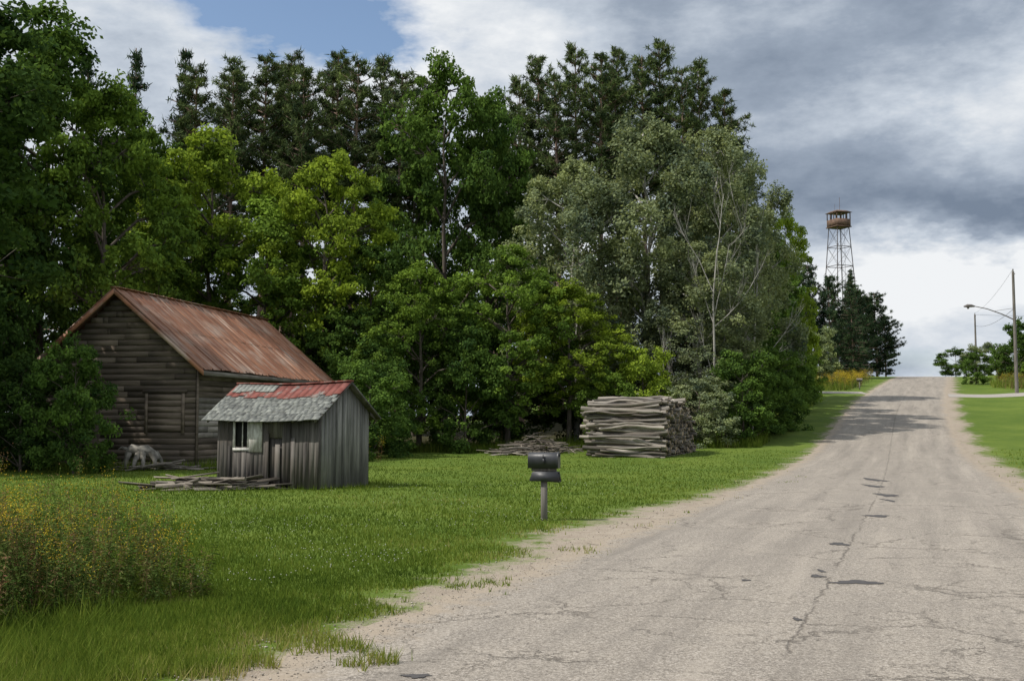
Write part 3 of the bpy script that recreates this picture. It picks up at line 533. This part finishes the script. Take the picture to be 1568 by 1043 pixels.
# ---------------------------------------------------------------- mailbox
def mailbox(x,y,rot,mat,tube_box=True):
    z=float(Hh(x,y)); e=empty('mailbox',(x,y,z),rot)
    mb=MB(); mb.box(-.045,.045,-.045,.045,-.2,.74,0,.5); mb.box(-.2,.2,-.05,.05,.74,.78,0,.5) ; obj('post',mb.mesh('post',[M_post]),parent=e)
    mb=MB(); n=12; prof_=[(-.09,.785),(.09,.785)]+[(.095*math.cos(t),.92+.105*math.sin(t)) for t in np.linspace(0,math.pi,n)]
    m=len(prof_)
    def sec(x,s): return [(x,p[0]*s,.79+(p[1]-.79)*s) for p in prof_]
    xs_=[(-.25,1),(.22,1),(.225,1.05),(.25,1.05)]; v=[]
    for xx,sc in xs_: v+=sec(xx,sc)
    f=[]
    for q in range(3):
        for j in range(m): f.append((q*m+j,q*m+(j+1)%m,(q+1)*m+(j+1)%m,(q+1)*m+j))
    mb.add(v,f); mb.add(sec(-.25,1),[list(range(m))[::-1]]); mb.add(sec(.25,1.05),[list(range(m))])
    mb.box(.25,.268,-.02,.02,.96,1.0); mb.box(-.0,.03,-.115,-.1,.86,.93); mb.box(.0,.015,-.113,-.101,.93,.99)
    obj('box',mb.mesh('box',[mat]),parent=e)
    if tube_box:
        mb=MB(); A=[(-.17,.735),(-.23,.6),(.27,.575),(.24,.735)]
        for yy in(-.085,.08): mb.add([(p[0],yy+s,p[1]) for s in(0,.008) for p in A],[(0,1,2,3),(7,6,5,4),(0,4,5,1),(1,5,6,2),(2,6,7,3),(3,7,4,0)])
        mb.box(-.17,.24,-.077,.08,.722,.734); mb.box(-.22,.26,-.077,.08,.59,.60); mb.box(-.19,-.18,-.077,.08,.605,.72); obj('newspaper_box',mb.mesh('newspaper_box',[mat]),parent=e)
    return e
mailbox(.52,18.1,math.radians(-14),M_black).scale=(1,1,1.07)
mailbox(31.3,100,math.radians(-20),M_steel,False)

# ---------------------------------------------------------------- fire tower
ft=empty('fire_lookout_tower',(44.6,150,float(Hh(44.6,150))-.9),.35); mb=MB(); Ht=21.2; wb,wt=2.15,.95
cr=[(-1,-1),(1,-1),(1,1),(-1,1)]; wz=lambda z:wb+(wt-wb)*z/Ht
for c in cr: mb.tube([(c[0]*wz(z),c[1]*wz(z),z) for z in np.linspace(-.3,Ht,5)],.07,0,.5,4)
zs=np.linspace(0,Ht,9)
for a,b in zip(zs[:-1],zs[1:]):
    for i in range(4):
        c,d=cr[i],cr[(i+1)%4]; A=lambda c,z:(c[0]*wz(z),c[1]*wz(z),z)
        mb.tube([A(c,b),A(d,b)],.045,0,.5,4); mb.tube([A(c,a),A(d,b)],.022,0,.5,3); mb.tube([A(d,a),A(c,b)],.022,0,.5,3)
for sx in(-.25,.25): mb.tube([(sx,-.9,0),(sx,-.9,Ht)],.02,0,.5,3)
for z in np.arange(.3,Ht,.6): mb.tube([(-.25,-.9,z),(.25,-.9,z)],.015,0,.5,3)
obj('steel_frame',mb.mesh('steel_frame',[M_tower]),parent=ft)
mb=MB(); q=1.12; mb.box(-q-.1,q+.1,-q-.1,q+.1,Ht,Ht+.12); 
for a,b,c,d in[(-q,q,-q,-q+.06),(-q,q,q-.06,q),(-q,-q+.06,-q+.06,q-.06),(q-.06,q,-q+.06,q-.06)]: mb.box(a,b,c,d,Ht+.12,Ht+1.1)
for x in(-q+.05,-.38,.38,q-.05):
    for y in(-q+.05,q-.05): mb.box(x-.05,x+.05,y-.05,y+.05,Ht+1.1,Ht+2.0); mb.box(y-.05,y+.05,x-.04,x+.04,Ht+1.11,Ht+1.99)
r=q+.2; mb.add([(-r,-r,Ht+2),(r,-r,Ht+2),(r,r,Ht+2),(-r,r,Ht+2),(-.8,-.8,Ht+2.3),(.8,-.8,Ht+2.3),(.8,.8,Ht+2.3),(-.8,.8,Ht+2.3)],[(3,2,1,0),(0,1,5,4),(1,2,6,5),(2,3,7,6),(3,0,4,7),(4,5,6,7)])
mb.tube([(.2,0,Ht+2.25),(.2,0,Ht+4.2)],.03,0,.5,4); mb.tube([(-.6,0,Ht+2.25),(-.6,0,Ht+3.2)],.02,0,.5,4)
obj('lookout_cabin',mb.mesh('lookout_cabin',[M_cabin]),parent=ft)

# ---------------------------------------------------------------- poles
def pole(name,x,y,H,lamp=False,cross=True,rot=0):
    e=empty(name,(x,y,float(Hh(x,y))),rot); mb=MB(); mb.tube([(0,0,-.5),(0,0,H*.5),(0,0,H)],[.15,.125,.1],0,.5,10,0)
    if cross: mb.tube([(-.0,-.12,H-.25),(0,-.35,H-.2)],.03,0,.5,5,0); mb.tube([(0,0,H),(0,0,H+.22)],.05,0,.5,6,0)
    obj('wooden_pole',mb.mesh('wooden_pole',[M_post]),parent=e)
    if lamp:
        mb=MB(); zz=H-3.9; mb.tube([(-.1,0,zz),(-1,0,zz+.42),(-2.2,0,zz+.85),(-3.3,0,zz+1.08)],[.05,.045,.04,.035],0,.5,6,0); mb.tube([(-.1,0,zz+.9),(-1.6,0,zz+.68)],.015,0,.5,4)
        mb.tube([(-3.2,0,zz+1.06),(-3.45,0,zz+1.1),(-3.8,0,zz+1.1),(-4.1,0,zz+1.04)],[.06,.12,.14,.05],0,.5,8,0); mb.tube([(-3.75,0,zz+1.02),(-3.75,0,zz+.85)],[.13,.07],0,.5,8,0)
        obj('lamp_arm',mb.mesh('lamp_arm',[M_steel]),parent=e)
    return e
pole('street_lamp_utility_pole',40.9,90,9.9,True); pole('utility_pole',62.8,150,8.4); pole('utility_pole',88,148,9)
mb=MB()
def wire(a,b,sagm=.5,r=.012):
    a=np.array(a);b=np.array(b); mb.tube([a+(b-a)*u-np.array([0,0,4*sagm*u*(1-u)]) for u in np.linspace(0,1,12)],r,0,.5,3)
z1=float(Hh(40.9,90))+9.9; z2=float(Hh(62.8,150))+8.4
wire((40.9,90,z1+.2),(62.8,150,z2+.2)); wire((40.9,90,z1-3.0),(62.8,150,z2-1.5),.6,.02); wire((62.8,150,z2),(88,148,z2+.6),.5,.015)
obj('power_lines',mb.mesh('power_lines',[M_black]))

# ---------------------------------------------------------------- light
az=math.atan2(-.95,-.30); el=math.radians(52)
sd=Vector((math.sin(az)*math.cos(el),math.cos(az)*math.cos(el),math.sin(el)))
sl_=bpy.data.lights.new('sun','SUN'); sl_.energy=4.2; sl_.angle=math.radians(.6); sl_.color=(1,.95,.87)
so=bpy.data.objects.new('sun',sl_); scene.collection.objects.link(so); so.rotation_euler=sd.to_track_quat('Z','Y').to_euler(); so.location=(-20,10,40)
w=bpy.data.worlds.new('World'); scene.world=w; w.use_nodes=True; t=w.node_tree; t.nodes.clear()
w.cycles.sampling_method='NONE'
s=NT.__new__(NT); s.t=t; s.out=t.nodes.new('ShaderNodeOutputWorld')
sky=s.n('ShaderNodeTexSky',sky_type='NISHITA',sun_disc=False,sun_elevation=el,sun_rotation=az%(2*math.pi)); bg1=s.n('ShaderNodeBackground'); s.l(sky.outputs[0],bg1.inputs[0]); bg1.inputs[1].default_value=.14
tc=s.n('ShaderNodeTexCoord').outputs['Generated']; sp=s.n('ShaderNodeSeparateXYZ'); s.l(tc,sp.inputs[0])
A=s.math('ARCTAN2',sp.outputs[0],sp.outputs[1]); E=sp.outputs[2]
mp=s.n('ShaderNodeMapping'); s.l(tc,mp.inputs[0]); mp.inputs['Scale'].default_value=(1,1,2.2)
wn=s.n('ShaderNodeTexNoise'); s.l(mp.outputs[0],wn.inputs['Vector']); wn.inputs['Scale'].default_value=5.5; wn.inputs['Detail'].default_value=6; wn.inputs['Roughness'].default_value=.62
ws=s.n('ShaderNodeSeparateColor'); s.l(wn.outputs['Color'],ws.inputs[0])
A=s.math('ADD',A,s.math('MULTIPLY',s.math('SUBTRACT',ws.outputs[0],.5),.30)); E=s.math('ADD',E,s.math('MULTIPLY',s.math('SUBTRACT',ws.outputs[1],.5),.13))
def gb(a,e,sa,se):
    p=s.math('DIVIDE',s.math('SUBTRACT',A,a),sa); q=s.math('DIVIDE',s.math('SUBTRACT',E,e),se)
    return s.math('EXPONENT',s.math('MULTIPLY',s.math('MULTIPLY_ADD',p,p,s.math('MULTIPLY',q,q)),-1.))
fb=s.noise(mp.outputs[0],4.2,7,.62); B=s.math('ADD',.72,s.math('MULTIPLY',s.math('SUBTRACT',fb,.5),1.9))
for a,e,sa,se,k in [(.18,.30,.13,.07,-.26),(.27,.225,.13,.055,-.42),(.40,.172,.16,.026,-.48),(.50,.20,.1,.05,-.12),(.41,.265,.07,.04,.3),(.42,.122,.18,.022,.42),(-.04,.36,.12,.05,.32),(-.33,.37,.12,.06,.32),(.42,.36,.16,.05,-.24),(.4,.045,.3,.022,-.22)]:
    B=s.math('ADD',B,s.math('MULTIPLY',gb(a,e,sa,se),k))
cr_=s.n('ShaderNodeValToRGB'); s.l(B,cr_.inputs[0]); e=cr_.color_ramp.elements; e[0].position=.05; e[0].color=(.19,.24,.32,1); e[1].position=1.; e[1].color=(.88,.9,.92,1)
q=e.new(.4); q.color=(.33,.39,.48,1); q=e.new(.68); q.color=(.56,.62,.70,1)
cov=s.math('SUBTRACT',1.,s.math('MULTIPLY',gb(-.2,.345,.11,.035),1.6)); cov=s.math('SUBTRACT',cov,s.math('MULTIPLY',gb(.4,.05,.3,.025),.4)); cov=s.math('SUBTRACT',cov,s.math('MULTIPLY',s.mr(fb,.58,.7),.4))
cov=s.mr(cov,.2,.75)
bg2=s.n('ShaderNodeBackground'); s.l(cr_.outputs[0],bg2.inputs[0]); bg2.inputs[1].default_value=1.
mx=s.n('ShaderNodeMixShader'); s.l(cov,mx.inputs[0]); s.l(bg1.outputs[0],mx.inputs[1]); s.l(bg2.outputs[0],mx.inputs[2]); s.l(mx.outputs[0],s.out.inputs[0])
# ---------------------------------------------------------------- camera
cam=bpy.data.cameras.new('camera'); cam.lens=36*1700/1568; cam.sensor_width=36; cam.clip_end=8000; cam.clip_start=.1
co_=bpy.data.objects.new('camera',cam); scene.collection.objects.link(co_); co_.location=(0,0,1.6); co_.rotation_euler=(math.radians(90+4.155),0,0); scene.camera=co_
scene.view_settings.view_transform='Standard'; scene.view_settings.look='None'; scene.view_settings.exposure=0
